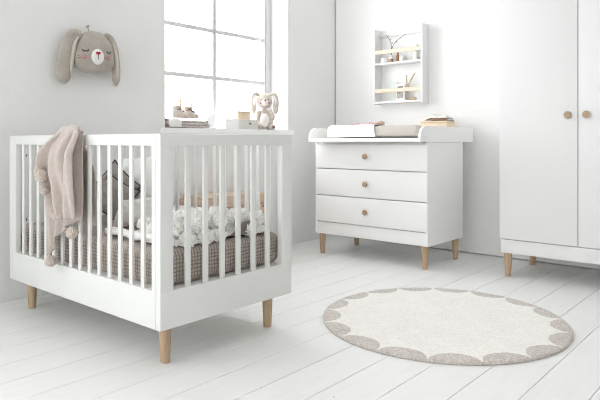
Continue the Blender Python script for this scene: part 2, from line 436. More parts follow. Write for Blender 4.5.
# cushions
def cushion(name, c, nrm, right, w, h, th, m, parent=None, pull=.10, p=2.2, wr=.008, n=22, freq=7):
    c = Vector(c); nz = Vector(nrm).normalized(); rx = Vector(right); rx = (rx-nz*rx.dot(nz)).normalized(); uy = nz.cross(rx)
    bm = bmesh.new(); off = Vector((R.random()*9, R.random()*9, 0)); g = {}
    outline = []
    for s in (1, -1):
        for i in range(n+1):
            for j in range(n+1):
                u, v = 2*i/n-1, 2*j/n-1
                edge = i in (0, n) or j in (0, n)
                if edge and s == -1: g[s, i, j] = g[1, i, j]; continue
                k = (1-abs(u)**p)*(1-abs(v)**p)
                X = u*w/2*(1-pull*(1-v*v)*abs(u)); Y = v*h/2*(1-pull*(1-u*u)*abs(v))
                t = s*th/2*k**.5 if k > 0 else 0
                wn_ = noise.noise(Vector((u*freq*.4, v*freq*.4, s*3))+off)*wr*(1 if not edge else .2)
                co = c+rx*X+uy*Y+nz*(t+wn_)
                g[s, i, j] = bm.verts.new(co)
    for s in (1, -1):
        for i in range(n):
            for j in range(n):
                f = [g[s, i, j], g[s, i+1, j], g[s, i+1, j+1], g[s, i, j+1]]
                bm.faces.new(f if s == 1 else f[::-1])
    ring = [g[1, i, 0].co.copy() for i in range(n)]+[g[1, n, j].co.copy() for j in range(n)]+[g[1, n-i, n].co.copy() for i in range(n)]+[g[1, 0, n-j].co.copy() for j in range(n)]
    o = obj(name, bm, m, parent)
    return o, ring
def piping(o, ring, r, m):
    bm = bmesh.new(); ring = ring+[ring[0], ring[1]]
    sweep(bm, ring, r, seg=8); obj('piping', bm, m, o)

def settle(o, z=.4935):                        # rest the lowest point on the mattress
    dz = z-min(v.co.z for v in o.data.vertices)
    for q in [o]+list(o.children):
        for v in q.data.vertices: v.co.z += dz
o, _ = cushion('pillow', (-3.10, 2.075, .69), (.12, -.93, .26), (1, .12, .10), .45, .36, .13, M['pillow_white'], pull=.06, wr=.02)
settle(o); tag(o, 'plump white cotton pillow leaning on the far side of the crib behind the grey cushions', 'pillow')
o, rg = cushion('cushion', (-3.12, 1.915, .645), (.45, -.80, .22), (.66, .40, -.66), .25, .25, .09, M['linen'], wr=.014)
piping(o, rg, .005, M['piping']); settle(o); tag(o, 'grey linen cushion with dark piping at the crib head, its corner pointing up', 'cushion', 'grey cushions in the crib')
o, rg = cushion('cushion', (-2.93, 1.80, .60), (.36, -.84, .36), (.82, .42, -.46), .25, .21, .10, M['linen'], wr=.014)
piping(o, rg, .005, M['piping']); settle(o); tag(o, 'grey linen cushion with dark piping tilted before the white pillow, its corner pointing right', 'cushion', 'grey cushions in the crib')
o, _ = cushion('pillow', (-2.66, 1.78, .55), (.30, -.72, .60), (.85, .5, .05), .27, .17, .10, M['pale_linen'], pull=.06, wr=.012)
settle(o); tag(o, 'low pale grey pillow lying in front of the grey cushions on the mattress', 'pillow')

# fluffy white blanket with ruffles at the foot of the crib
bl = thing('pompom_blanket', 'fluffy white ruffled blanket heaped on the mattress at the near end of the crib', 'blanket', (-2.25, 1.85, .486))
bm = bmesh.new(); n1, n2 = 46, 46; V = {}
for i in range(n1+1):
    for j in range(n2+1):
        u, v = i/n1, j/n2
        X = -2.50+u*.45+.02*math.sin(v*9); Y = 1.56+v*.57+.03*math.sin(u*7)
        e = min(u, 1-u, v, 1-v)
        hgt = .028+.05*max(0, noise.noise(Vector((X*7, Y*7, 1)))+.25)+.018*noise.noise(Vector((X*22, Y*22, 2)))
        hgt *= min(1, e*7+.08)
        V[i, j] = bm.verts.new((X, Y, .494+max(.004, hgt)))
for i in range(n1):
    for j in range(n2): bm.faces.new((V[i, j], V[i+1, j], V[i+1, j+1], V[i, j+1]))
obj('blanket_sheet', bm, M['fluff'], bl, solid=.006)
bm = bmesh.new()                               # rolled edge along the near rail
for dy, dz, r in ((0, 0, .021), (.022, -.008, .016)):
    pp = smooth_path([(-2.60, 1.56+dy, .506+dz), (-2.45, 1.535+dy, .520+dz), (-2.3, 1.53+dy, .516+dz), (-2.17, 1.545+dy, .522+dz), (-2.06, 1.55+dy, .512+dz)], 30)
    sweep(bm, pp, [r*(.75+.4*noise.noise(Vector((q[0]*14, dy*90, 0)))+.15) for q in pp], seg=16)
obj('rolled_edge', bm, M['fluff'], bl)
def ruffle(c, r):                              # a gathered rosette of soft petals
    bm = bmesh.new(); vs = bmesh.ops.create_icosphere(bm, subdivisions=4, radius=1)['verts']
    ph = R.random()*6; off = Vector((R.random()*40, R.random()*40, 0))
    for v in vs:
        d = v.co.copy(); th = math.atan2(d.y, d.x)
        k = 1+.17*math.sin(7*th+5*d.z+ph)+.20*noise.noise(d*3.2+off)+.20*noise.noise(d*9+off)
        v.co = Vector(c)+Vector((d.x*r, d.y*r, d.z*r*.82))*k
    return bm
for (X, Y, Z, r) in ((-2.12, 1.6, 0.54, 0.04416), (-2.2, 1.64, 0.555, 0.04784), (-2.09, 1.69, 0.545, 0.04232), (-2.13, 1.76, 0.568, 0.0506), (-2.23, 1.74, 0.568, 0.046),
                     (-2.1, 1.84, 0.55, 0.046), (-2.16, 1.9, 0.575, 0.05152), (-2.11, 1.96, 0.568, 0.04416), (-2.27, 1.86, 0.568, 0.046), (-2.08, 2.07, 0.55, 0.046),
                     (-2.16, 2.04, 0.557, 0.046), (-2.29, 1.66, 0.542, 0.0414), (-2.36, 1.75, 0.545, 0.04232), (-2.34, 1.94, 0.555, 0.046), (-2.42, 1.66, 0.535, 0.0368), (-2.05, 1.62, .50, .036), (-2.05, 1.72, .505, .038), (-2.055, 1.805, .50, .035), (-2.05, 2.0, .505, .037), (-2.22, 1.58, 0.538, 0.03864)):
    obj('ruffle', ruffle((X, Y, Z+.012), r), M['fluff'], bl)
bm = bmesh.new()                               # dark reverse side showing under the turned corner
q = [(-2.035, 1.86, .502), (-2.035, 2.0, .50), (-2.05, 2.03, .57), (-2.05, 1.95, .55)]
bm.faces.new([bm.verts.new(p) for p in q]); obj('turned_corner', bm, M['taupe_back'], bl, solid=.006)
bl.children[-1]['label'] = 'dark taupe reverse side of the blanket corner'

# ------------------------------------------------------------------ beige pompom blanket over the near rail
th = thing('draped_blanket', 'beige knitted blanket with pompoms draped over the near crib rail', 'blanket', (-2.7, CY, .36))
def lerp(a, b, t): return a+(b-a)*t
def interp(tab, x):
    for (a, va), (b, vb) in zip(tab, tab[1:]):
        if x <= b: return va+(vb-va)*max(0, (x-a)/(b-a))
    return tab[-1][1]
def fold(a, z, amp, f, ph): return amp*(math.sin(a*f+ph+.7*math.sin(z*5))+.4*math.sin(a*f*2.3+ph*2+z*4))
def drape(outer, left, right, hem, y_off, z_top, amp, f, ph, inside=None, na=44):
    """rows go up the inside, over the rail, and down the outside"""
    bm = bmesh.new(); grid = []
    for i in range(na+1):
        a = i/na; rowv = []
        hz = interp(hem, a)
        if inside:
            iz = inside[0]+inside[1]*a
            for k in range(14):
                z = lerp(iz, z_top-.012, k/13)
                xx = lerp(interp(inside[2], z), interp(inside[3], z), a)
                rowv.append((xx, CY+.045+.01*(1-k/13)+abs(fold(a, z, amp*.6, f, ph+2)), z))
        for k in range(1, 9):                           # over the top
            t = k/9*PI
            xo = lerp(interp(left, z_top), interp(right, z_top), a)
            xi = lerp(interp(inside[2], z_top), interp(inside[3], z_top), a) if inside else xo-.20
            xx = lerp(xi, xo, k/9)
            hump = .020*math.sin(a*PI)**.6+fold(a, 1, amp*.18, f*.6, ph)
            cy = CY+.014; ry = .03+y_off
            rowv.append((xx, cy+ry*math.cos(t), z_top-.012+(.018+hump)*math.sin(t)))
        for k in range(34):
            z = lerp(z_top-.014, hz, k/33)
            xx = lerp(interp(left, z), interp(right, z), a)
            fade = min(1, (z_top-z)*9)
            rowv.append((xx, CY-.014-y_off-(amp+abs(amp))*.6*fade-fold(a, z, amp, f, ph)*(.35+.65*fade), z))
        grid.append([bm.verts.new(p) for p in rowv])
    for g0, g1 in zip(grid, grid[1:]):
        for k in range(len(g0)-1): bm.faces.new((g0[k], g1[k], g1[k+1], g0[k+1]))
    return bm
# tables are (z, x), ascending z
L_ = [(.36, -2.845), (.5, -2.865), (.65, -2.90), (.73, -2.91), (.80, -2.975), (.86, -2.97), (.93, -2.92), (1.0, -2.775)]
Rr = [(.36, -2.80), (.52, -2.635), (.58, -2.57), (.7, -2.565), (1.0, -2.56)]
hem = [(0, .375), (.06, .372), (.16, .40), (.5, .49), (.75, .535), (1, .58)]
obj('blanket_drape', drape(1, L_, Rr, hem, .004, .992, .013, 17, .5,
    inside=(.555, -.02, [(.5, -2.80), (1, -2.80)], [(.5, -2.57), (.8, -2.57), (.93, -2.665), (1, -2.70)])), M['beige_knit'], th, solid=.008, sub=1)
L2 = [(.58, -2.70), (.64, -2.755), (.74, -2.80), (.80, -2.865), (.86, -2.86), (.93, -2.82), (1.0, -2.72)]
R2 = [(.58, -2.545), (1.0, -2.55)]
hem2 = [(0, .66), (.12, .645), (.3, .61), (.42, .60), (1, .588)]
obj('blanket_fold', drape(1, L2, R2, hem2, .026, 1.002, .027, 15, 1.3), M['beige_knit'], th, solid=.010, sub=1)
def pompom(c, r):
    bm = bmesh.new(); ball(bm, c, r, sub=4, amp=.16, freq=7, spike=.06); obj('pompom', bm, M['knit_pompom'], th)
for c, r in (((-2.806, CY-.055, .358), .028), ((-2.850, CY-.035, .355), .022), ((-2.59, CY-.058, .520), .028), ((-2.760, CY-.122, .782), .030), ((-2.815, CY-.108, .80), .026), ((-2.765, CY-.105, .712), .022),
             ((-2.705, CY-.088, .602), .020), ((-2.675, CY-.090, .594), .022), ((-2.645, CY-.088, .597), .018)):
    pompom(c, r)

# ------------------------------------------------------------------ wooden crate and white box behind the crib
cr = thing('wooden_crate', 'pale wooden crate standing under the window behind the crib', 'crate', (-3.36, 3.02, 0))
x0, x1, y0, y1, h = -3.52, -3.20, 2.72, 3.312, .545
obj('crate_body', bx(x0, x1, y0, y1, .002, h-.085, bev=.004), M['crate_wood'], cr)
obj('crate_band', bx(x0-.004, x1+.008, y0-.008, y1+.008, h-.081, h-.022, bev=.004), M['crate_wood'], cr)
obj('crate_rim', bx(x0-.002, x1+.003, y0-.003, y1+.003, h-.026, h, bev=.006), M['crate_wood'], cr)
for yy in (y0+.03, y0+.27, y1-.04):
    for zz in (.13, .30, .44):
        obj('knot', lathe(bmesh.new(), [(0, -.002), (.010, -.002), (.008, .002), (0, .0025)], 12, Matrix.Translation((x1+.0005, yy+(R.random()-.5)*.04, zz)) @ Matrix.Rotation(PI/2, 4, 'Y')), M['dark_wood'], cr)
wb = thing('storage_box', 'white lidded storage box beside the wooden crate behind the crib', 'box', (-3.35, 2.52, 0))
obj('box_body', bx(-3.5, -3.2, 2.33, 2.70, .002, .435, bev=.005), M['lacquer'], wb)
obj('box_lid', bx(-3.505, -3.19, 2.325, 2.705, .441, .475, bev=.006), M['lacquer'], wb)

# ------------------------------------------------------------------ dresser
DX0, DX1, DY0, DY1, DZ0, DZ1 = -3.118, -2.062, 3.825, 4.412, .175, .942
dr = thing('dresser', 'white three-drawer dresser with round wooden knobs and oak legs', 'dresser', ((DX0+DX1)/2, (DY0+DY1)/2, 0))
bm = bmesh.new()
add_box(bm, DX0, DX0+.018, DY0+.002, DY1, DZ0, DZ1, bev=.0025); add_box(bm, DX1-.018, DX1, DY0+.002, DY1, DZ0, DZ1, bev=.0025)
add_box(bm, DX0+.017, DX1-.017, DY0+.03, DY1-.002, DZ0+.01, DZ1-.002, bev=.001)
obj('body', bm, M['lacquer'], dr)
obj('plinth', bx(DX0+.018, DX1-.018, DY0+.006, DY0+.04, DZ0, .275, bev=.002), M['lacquer'], dr)
for z0, z1 in ((.726, .922), (.503, .7195), (.2815, .4965)):
    d = obj('drawer', bx(DX0+.0175, DX1-.0025, DY0-.006, DY0+.024, z0, z1, bev=.0025), M['lacquer'], dr)
    obj('knob', knob_bm(-2.598, DY0-.006, (z0+z1)/2+.006*(z0 > .7)-.002), M['knob'], d)
for lx in (DX0+.044, DX1-.044):
    for ly in (DY0+.044, DY1-.044):
        obj('leg', leg_bm(lx, ly, DZ0+.002, .0265, .019), M['oak'], dr)

# changing tray
TX0, TX1, TY0, TY1 = -3.09, -2.05, 3.70, 4.585
tr = thing('changing_tray', 'white changing tray with rounded side walls on top of the dresser', 'changing table top', ((TX0+TX1)/2, 4.1, DZ1+.001))
zt0 = DZ1+.0015
obj('tray_base', bx(TX0+.02, TX1-.02, TY0, TY1, zt0, zt0+.030, bev=.005), M['lacquer'], tr)
def side_profile(top):
    r = .085; p = [(TY0, zt0)]
    for k in range(11):
        a = PI-k/10*PI/2; p.append((TY0+r+r*math.cos(a), top-r+r*math.sin(a)))
    p += [(TY1, top), (TY1, zt0)]
    return p
for x0 in (TX0, TX1-.02):
    bm = plate(bmesh.new(), side_profile(1.060), x0, x0+.02, 'X')
    bmesh.ops.bevel(bm, geom=list(bm.edges), offset=.003, segments=2, affect='EDGES')
    obj('tray_side', bm, M['lacquer'], tr)
obj('tray_back', bx(TX0+.02, TX1-.02, TY1-.02, TY1, zt0+.030, 1.04, bev=.004), M['lacquer'], tr)

# changing mat: wedge sided pad with cotton cover
ztop = zt0+.031
mp = thing('changing_mat', 'changing mat in a grey-beige cotton cover lying in the changing tray', 'changing mat', (-2.6, 4.08, ztop))
def pad(x0, x1, y0, y1, z0, h, n=40, m2=24, amp=.004, grow=0):
    bm = bmesh.new(); prof = [(0, .0), (-.012, .25), (-.01, .6), (.012, .92), (.05, 1.0), (.2, .93), (.35, .88), (.5, .86)]
    prof = prof+[(1-a, b) for a, b in prof[:-1][::-1]]
    rows = []
    for i in range(n+1):
        t = i/n; X = lerp(x0, x1, t); e = min(t, 1-t)*n
        sh = 1-.0*max(0, 1-e); row = []
        for a, b in prof:
            Y = lerp(y0, y1, a); nn = noise.noise(Vector((X*16, Y*6, b*3)))*amp+noise.noise(Vector((X*45+Y*20, 0, b*6)))*amp*.6
            end = min(1, (e+.35)/1.6)
            row.append(bm.verts.new((X+(.012*(1-b) if i == n else (-.012*(1-b) if i == 0 else 0))*-1, Y-nn*(1 if a < .5 else -1)-grow*(1 if a < .5 else -1), z0+b*(h+grow)*(.86+.14*end)+nn*(b > .5))))
        rows.append(row)
    for r0, r1 in zip(rows, rows[1:]):
        for k in range(len(r0)-1): bm.faces.new((r0[k], r0[k+1], r1[k+1], r1[k]))
        bm.faces.new((r0[-1], r0[0], r1[0], r1[-1]))
    bm.faces.new(rows[0]); bm.faces.new(rows[-1][::-1])
    return bm
obj('mat_pad', pad(-2.96, -2.14, 3.83, 4.36, ztop+.002, .097), M['muslin'], mp, sub=1)
# white cloth laid over the left half of the mat
bm = bmesh.new(); n = 40; prof = [(3.822, .004), (3.815, .03), (3.815, .065), (3.826, .092), (3.85, .105), (3.95, .101), (4.1, .095), (4.25, .101), (4.35, .106), (4.372, .09), (4.375, .03)]
rows = []
for i in range(n+1):
    t = i/n; row = []
    for Y, z in prof:
        slant = .03*(z/.105)
        X = lerp(-2.975, -2.50-slant, t)
        nn = .010*noise.noise(Vector((X*7+z*22, z*30, 3)))
        drop = 0
        row.append(bm.verts.new((X, Y-abs(nn)*1.1-.002, ztop+z+.003-drop+(.004*noise.noise(Vector((X*12, Y*9, 0))) if z > .08 else 0))))
    rows.append(row)
for r0, r1 in zip(rows, rows[1:]):
    for k in range(len(r0)-1): bm.faces.new((r0[k], r0[k+1], r1[k+1], r1[k]))
e0 = [bm.verts.new((-2.985, v.co.y+.004, max(ztop+.004, v.co.z-.03))) for v in rows[0]]
for k in range(len(e0)-1): bm.faces.new((e0[k], e0[k+1], rows[0][k+1], rows[0][k]))
tag(obj('white_cloth', bm, M['pillow_white'], solid=.005, sub=1), 'creased white cotton cloth spread over the left half of the changing mat', 'cloth')
# crumpled pink muslin on the mat
bm = bmesh.new(); rows = []
for i in range(31):
    t = i/30; row = []
    for j in range(13):
        s = j/12; X = -2.90+t*.245+.02*s; Y = 4.02+s*.12
        z = .006+.018*max(0, .6+noise.noise(Vector((X*26, Y*26, 4))))*math.sin(PI*min(1, s*1.0))**.5*math.sin(PI*t)**.35
        row.append(bm.verts.new((X, Y, ztop+.108+z)))
    rows.append(row)
for r0, r1 in zip(rows, rows[1:]):
    for k in range(12): bm.faces.new((r0[k], r0[k+1], r1[k+1], r1[k]))
tag(obj('muslin_cloth', bm, M['pink_cloth'], solid=.006, sub=1), 'crumpled dusty pink muslin cloth on top of the changing mat', 'cloth')
bm = bmesh.new(); pp = [(-2.685, 4.075, ztop+.117), (-2.665, 4.075, ztop+.122), (-2.64, 4.078, ztop+.127), (-2.615, 4.08, ztop+.128), (-2.595, 4.08, ztop+.124)]
sweep(bm, pp, [.008, .010, .010, .015, .008], seg=14)
rt = tag(obj('wooden_rattle', bm, M['knob']), 'small brown wooden rattle lying at the end of the pink cloth', 'rattle')

# things in the tray corner: wooden box, brown book, white muslin
wbx = thing('wooden_tray_box', 'light wooden box at the right back corner of the changing tray', 'box', (-2.33, 4.5, ztop))
x0, x1, y0, y1, z0, z1 = -2.45, -2.205, 4.42, 4.56, ztop+.001, 1.106
bm = bmesh.new(); add_box(bm, x0, x1, y0, y0+.012, z0, z1, bev=.002); add_box(bm, x0, x1, y1-.012, y1, z0, z1, bev=.002)
add_box(bm, x0, x0+.012, y0+.011, y1-.011, z0, z1, bev=.002); add_box(bm, x1-.012, x1, y0+.011, y1-.011, z0, z1, bev=.002); add_box(bm, x0+.01, x1-.01, y0+.01, y1-.01, z0, z0+.012, bev=.001)
obj('box_walls', bm, M['pale_wood'], wbx)
obj('box_lid', bx(x0-.002, x1+.002, y0-.002, y1+.002, z1+.0005, z1+.014, bev=.003), M['pale_wood'], wbx)
bk = thing('book', 'flat brown book lying on the light wooden box', 'book', (-2.25, 4.5, z1+.015))
zb = z1+.0155
obj('cover', bx(-2.355, -2.21, 4.43, 4.56, zb, zb+.004, bev=.001), M['dark_wood'], bk); obj('cover', bx(-2.355, -2.21, 4.43, 4.56, zb+.014, zb+.018, bev=.001), M['dark_wood'], bk)
obj('spine', bx(-2.356, -2.209, 4.427, 4.432, zb, zb+.018, bev=.001), M['dark_wood'], bk); obj('pages', bx(-2.35, -2.214, 4.433, 4.556, zb+.004, zb+.014, bev=0), M['paper'], bk)
bm = bmesh.new(); rows = []
for i in range(33):
    t = i/32; row = []
    for j in range(15):
        s = j/14; X = -2.44+t*.22; Y = 4.435+s*.12
        base = (zb+.019) if X > -2.372 else lerp(z1+.017, zb+.019, max(0, (X+2.42)/.048))
        z = base+.003+(.060*max(0, .5+.7*noise.noise(Vector((X*15, Y*15, 14))))+.006*noise.noise(Vector((X*60, Y*60, 1))))*(math.sin(PI*s)**.5)*(math.sin(PI*min(1, t*1.0))**.4)
        row.append(bm.verts.new((X, Y, max(base+.0035, z))))
    rows.append(row)
for r0, r1 in zip(rows, rows[1:]):
    for k in range(14): bm.faces.new((r0[k], r0[k+1], r1[k+1], r1[k]))
mu = mat('dotted_muslin', (.80, .78, .74), .95, bump=.4, bscale=60, dist=.003, var=.22, vscale=75)
tag(obj('folded_muslin', bm, mu, solid=.004, sub=1), 'crumpled white muslin cloth on top of the brown book', 'cloth')

# ------------------------------------------------------------------ wardrobe
WX0, WX1, WY0, WY1 = -1.604, -.568, 4.018, 4.607
wa = thing('wardrobe', 'tall white two-door wardrobe with wooden knobs and oak legs', 'wardrobe', ((WX0+WX1)/2, 4.3, 0))
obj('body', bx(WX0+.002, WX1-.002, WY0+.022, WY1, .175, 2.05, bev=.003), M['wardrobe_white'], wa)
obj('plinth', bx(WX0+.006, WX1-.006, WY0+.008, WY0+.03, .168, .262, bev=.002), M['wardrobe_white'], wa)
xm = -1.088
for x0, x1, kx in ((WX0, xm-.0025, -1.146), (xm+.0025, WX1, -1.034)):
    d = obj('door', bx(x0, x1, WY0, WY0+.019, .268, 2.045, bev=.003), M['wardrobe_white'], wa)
    obj('knob', knob_bm(kx, WY0, 1.121, .024), M['knob'], d)
for lx in (WX0+.044, WX1-.044):
    for ly in (WY0+.045, WY1-.045):
        obj('leg', leg_bm(lx, ly, .177, .027, .019), M['oak'], wa)

# ------------------------------------------------------------------ wall shelf
SX0, SX1, SY0, SY1, SZ0, SZ1 = -3.017, -2.502, 4.55, YR-.001, 1.288, 1.988
sh = thing('wall_shelf', 'small white two-tier shelf with wooden guard rails on the back wall', 'shelf', ((SX0+SX1)/2, YR, SZ0))
for x0, x1 in ((SX0, SX0+.018), (SX1-.018, SX1)):
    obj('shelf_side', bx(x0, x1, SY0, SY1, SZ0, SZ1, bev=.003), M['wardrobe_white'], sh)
obj('back_rail', bx(SX0+.018, SX1-.018, SY1-.02, SY1, 1.925, SZ1-.012, bev=.002), M['wardrobe_white'], sh)
TIER = (1.672, 1.316)
for z in TIER:
    obj('shelf_board', bx(SX0+.018, SX1-.018, SY0+.004, SY1, z-.018, z, bev=.002), M['wardrobe_white'], sh)
    obj('guard_rail', bx(SX0+.018, SX1-.018, SY0+.002, SY0+.014, z+.08, z+.115, bev=.002), M['rail_wood'], sh)
    sh.children[-1]['label'] = 'pale wooden guard rail'
z = TIER[0]+.001
v = thing('twig_vase', 'small white vase holding two bare twigs on the upper shelf tier', 'vase', (-2.855, 4.61, z))
obj('vase_body', lathe(bmesh.new(), [(0, 0), (.022, 0), (.028, .02), (.024, .045), (.011, .062), (.013, .07), (.009, .07), (.008, .05), (0, .02)], 20, Matrix.Translation((-2.855, 4.61, z))), M['ceramic'], v)
for tip, mid in (((-2.915, 4.62, 1.935), (-2.862, 4.61, 1.86)), ((-2.70, 4.60, 1.915), (-2.80, 4.605, 1.865))):
    pp = smooth_path([(-2.855, 4.61, z+.03), (-2.855, 4.61, 1.79), mid, tip], 14)
    bm = bmesh.new(); sweep(bm, pp, [.0042-.0022*i/13 for i in range(14)], seg=7)
    for k in (8, 10, 12):
        a = Vector(pp[k]); sweep(bm, [a, a+Vector((.014, -.003, .004))], [.0025, .0012], seg=6); ball(bm, a+Vector((.016, -.003, .005)), .005, sub=1)
    obj('twig', bm, M['twig'], v)
def bottle(x, y, name, label, m, r, h, cap=None):
    t = thing(name, label, 'bottle', (x, y, z))
    obj('glass_body', lathe(bmesh.new(), [(0, 0), (r, 0), (r*1.05, .01), (r, h*.6), (r*.45, h*.75), (r*.42, h), (0, h)], 18, Matrix.Translation((x, y, z))), m, t)
    if cap: obj('cap', lathe(bmesh.new(), [(0, h), (r*.6, h), (r*.6, h+.022), (r*.4, h+.026), (0, h+.026)], 16, Matrix.Translation((x, y, z))), cap, t)
bottle(-2.780, 4.60, 'amber_bottle', 'amber glass bottle with a brown stopper on the upper shelf tier', M['amber'], .017, .088, M['knob'])
tag(obj('amber_block', bx(-2.862, -2.826, 4.568, 4.592, z, z+.032, bev=.004), M['amber']), 'small brown cube behind the guard rail of the upper shelf tier', 'block')
t = thing('cream_jar', 'low white lidded jar at the left of the upper shelf tier', 'jar', (-2.925, 4.6, z))
obj('jar_body', lathe(bmesh.new(), [(0, 0), (.03, 0), (.033, .006), (.033, .03), (0, .03)], 20, Matrix.Translation((-2.925, 4.6, z))), M['ceramic'], t)
obj('jar_lid', lathe(bmesh.new(), [(0, .031), (.034, .031), (.034, .042), (.03, .045), (0, .045)], 20, Matrix.Translation((-2.925, 4.6, z))), M['ceramic'], t)
tag(obj('small_box', bx(-2.752, -2.715, 4.575, 4.62, z, z+.05, bev=.003), M['boxgrey']), 'little grey box beside the amber bottle on the upper shelf tier', 'box')
for k, (x0, h, lab) in enumerate(((-2.705, .135, 'left'), (-2.655, .15, 'right'))):
    bm = bx(x0, x0+.045, 4.638, 4.645, z, z+h, bev=.001)
    tag(obj('note_card', bm, M['paper']), ('narrow white card leaning at the back of the upper shelf tier, ' + ('beside the grey box' if k == 0 else 'beside the dark stick')), 'card', 'cards on the upper shelf tier')
tag(obj('incense_stick', sweep(bmesh.new(), [(-2.594, 4.61, z), (-2.594, 4.61, z+.07), (-2.592, 4.61, z+.155)], [.007, .006, .005], seg=10), M['boxgrey']), 'thin grey upright stick at the right end of the upper shelf tier', 'stick')
z = TIER[1]+.001
tag(obj('greeting_card', bx(-2.888, -2.812, 4.64, 4.646, z, z+.175, bev=.001), M['palegreen']), 'pale green card standing behind the photo frame on the lower shelf tier', 'card')
pf = thing('photo_frame', 'white photo frame with a small print on the lower shelf tier', 'photo frame', (-2.755, 4.6, z))
bm = bmesh.new()
for a in ((-2.80, -2.786, z, z+.155), (-2.724, -2.71, z, z+.155), (-2.787, -2.723, z, z+.022), (-2.787, -2.723, z+.133, z+.155)):
    add_box(bm, a[0], a[1], 4.60, 4.616, a[2], a[3], bev=.002)
obj('frame_border', bm, M['paper'], pf); obj('photo_print', bx(-2.788, -2.722, 4.606, 4.612, z+.02, z+.135, bev=0), M['photo'], pf)
bm = bmesh.new()
for tip, r in (((-2.60, 4.60, z+.245), .007), ((-2.70, 4.61, z+.235), .006), ((-2.625, 4.605, z+.20), .005)):
    sweep(bm, smooth_path([(-2.70, 4.62, z), (-2.695, 4.62, z+.11), tuple(lerp(a, b, .6) for a, b in zip((-2.695, 4.62, z+.14), tip)), tip], 12), [r*.6]*4+[r]*5+[r*.9, r*.7, r*.4], seg=8)
tag(obj('dried_palm_leaf', bm, M['grasswood']), 'forked dried palm stem standing beside the photo frame on the lower shelf tier', 'dried plant')
bm = bmesh.new(); ball(bm, (-2.612, 4.59, z+.013), (.032, .018, .013), sub=3)
tag(obj('wooden_pebble', bm, M['orangewood']), 'small orange-brown oval wooden piece at the right of the lower shelf tier', 'ornament')

# ------------------------------------------------------------------ rug
bm = bmesh.new(); prof = [(0, .016)]+[(RUG_R*k/22, .016) for k in range(1, 22)]+[(RUG_R-.008, .0155), (RUG_R-.002, .012), (RUG_R, .007), (RUG_R-.003, .001), (0, .001)]
lathe(bm, prof, 128)
for vv in bm.verts:
    if vv.co.z > .005: vv.co.z += .0018*noise.noise(vv.co*40)
rug = obj('round_rug', bm, M['rug'], loc=(-1.442, 2.832, 0))
tag(rug, 'round cream tufted rug with a taupe scalloped border on the floor', 'rug')

# ------------------------------------------------------------------ rabbit head cushion on the left wall
HC = Vector((XL+.068, 1.996, 1.527)); HA, HB, HT = .142, .138, .066
rb = thing('rabbit_head_decoration', 'taupe plush rabbit head with closed eyes hanging on the left wall', 'wall decoration', (XL, 2.01, 1.53))
def head_w(z): return 1+.16*max(-1, min(1, -(z-HC.z)/HB))
def head_front(y, z, off=0):
    a = abs((y-HC.y)/(HA*head_w(z)))**2.5+abs((z-HC.z)/HB)**2.5
    return Vector((HC.x+HT*max(.02, 1-a)**.5+off, y, z))
bm = bmesh.new(); vs = bmesh.ops.create_icosphere(bm, subdivisions=5, radius=1)['verts']
for v in vs:
    d = v.co.copy(); k = (abs(d.y)**2.5+abs(d.z)**2.5)**(1/2.5) if abs(d.y)+abs(d.z) > 1e-5 else 0
    l = math.hypot(d.y, d.z); rr = l/(k or 1) if l > 1e-5 else 1
    zz = HC.z+d.z*rr*HB
    v.co = Vector((HC.x+d.x*HT, HC.y+d.y*rr*HA*head_w(zz), zz+.0))
    v.co += d*.003*noise.noise(v.co*22)
obj('head', bm, M['fur'], rb)
def ear(pts, m, parent, w, tk, nrm, name='ear'):
    P = smooth_path([(p[0], p[1], p[2], p[3]) for p in pts], 22)
    n = len(P); cap = [min(1, .25+i*.5) if i < 2 else 1 for i in range(n)]
    for i in range(4): cap[n-1-i] = (math.sin((i+.25)/4.25*PI/2))
    bm = bmesh.new(); sweep(bm, [p[:3] for p in P], [p[3]*w*c for p, c in zip(P, cap)], [tk*c for c in cap], nrm=nrm, seg=18)
    return obj(name, bm, m, parent)
ear([(XL+.07, 1.905, 1.628, .6), (XL+.08, 1.850, 1.622, .85), (XL+.07, 1.815, 1.55, .95), (XL+.055, 1.802, 1.45, 1.0), (XL+.048, 1.800, 1.365, 1.02), (XL+.048, 1.803, 1.308, .85)], M['fur'], rb, .047, .026, (1, 0, 0))
e2 = ear([(XL+.075, 2.055, 1.650, .6), (XL+.088, 2.100, 1.628, .8), (XL+.082, 2.135, 1.555, .9), (XL+.072, 2.152, 1.46, 1.0), (XL+.062, 2.160, 1.38, 1.0), (XL+.058, 2.163, 1.318, .8)], M['fur'], rb, .030, .024, (1, 0, 0))
# ear linings
ear([(XL+.104, 1.868, 1.612, .5), (XL+.098, 1.847, 1.56, .9), (XL+.085, 1.838, 1.47, 1.0), (XL+.072, 1.836, 1.38, .6)], M['fur_light'], rb, .012, .006, (1, 0, 0), 'ear_lining')
ear([(XL+.113, 2.105, 1.60, .6), (XL+.107, 2.130, 1.54, .95), (XL+.096, 2.148, 1.45, 1.0), (XL+.083, 2.157, 1.36, .6)], M['fur_light'], rb, .011, .006, (1, 0, 0), 'ear_lining')
MZ = (1.984, 1.492)
bm = bmesh.new(); rows = []
for i in range(9):
    r = i/8; rows.append([])
    for k in range(32):
        a = 2*PI*k/32; y, z_ = MZ[0]+.043*r*math.cos(a), MZ[1]+.050*r*math.sin(a)
        rows[-1].append(bm.verts.new(head_front(y, z_, .010*(1-r**4)+.0012)))
for r0, r1 in zip(rows, rows[1:]):
    for k in range(32): bm.faces.new((r0[k], r0[(k+1) % 32], r1[(k+1) % 32], r1[k]))
bmesh.ops.remove_doubles(bm, verts=bm.verts, dist=1e-5)
mz = obj('muzzle', bm, M['white_fur'], rb, solid=.003)
bm = bmesh.new()                                   # heart nose
hp = []
for k in range(28):
    t = 2*PI*k/28; hp.append((.0011*16*math.sin(t)**3, .001*(13*math.cos(t)-5*math.cos(2*t)-2*math.cos(3*t)-math.cos(4*t))))
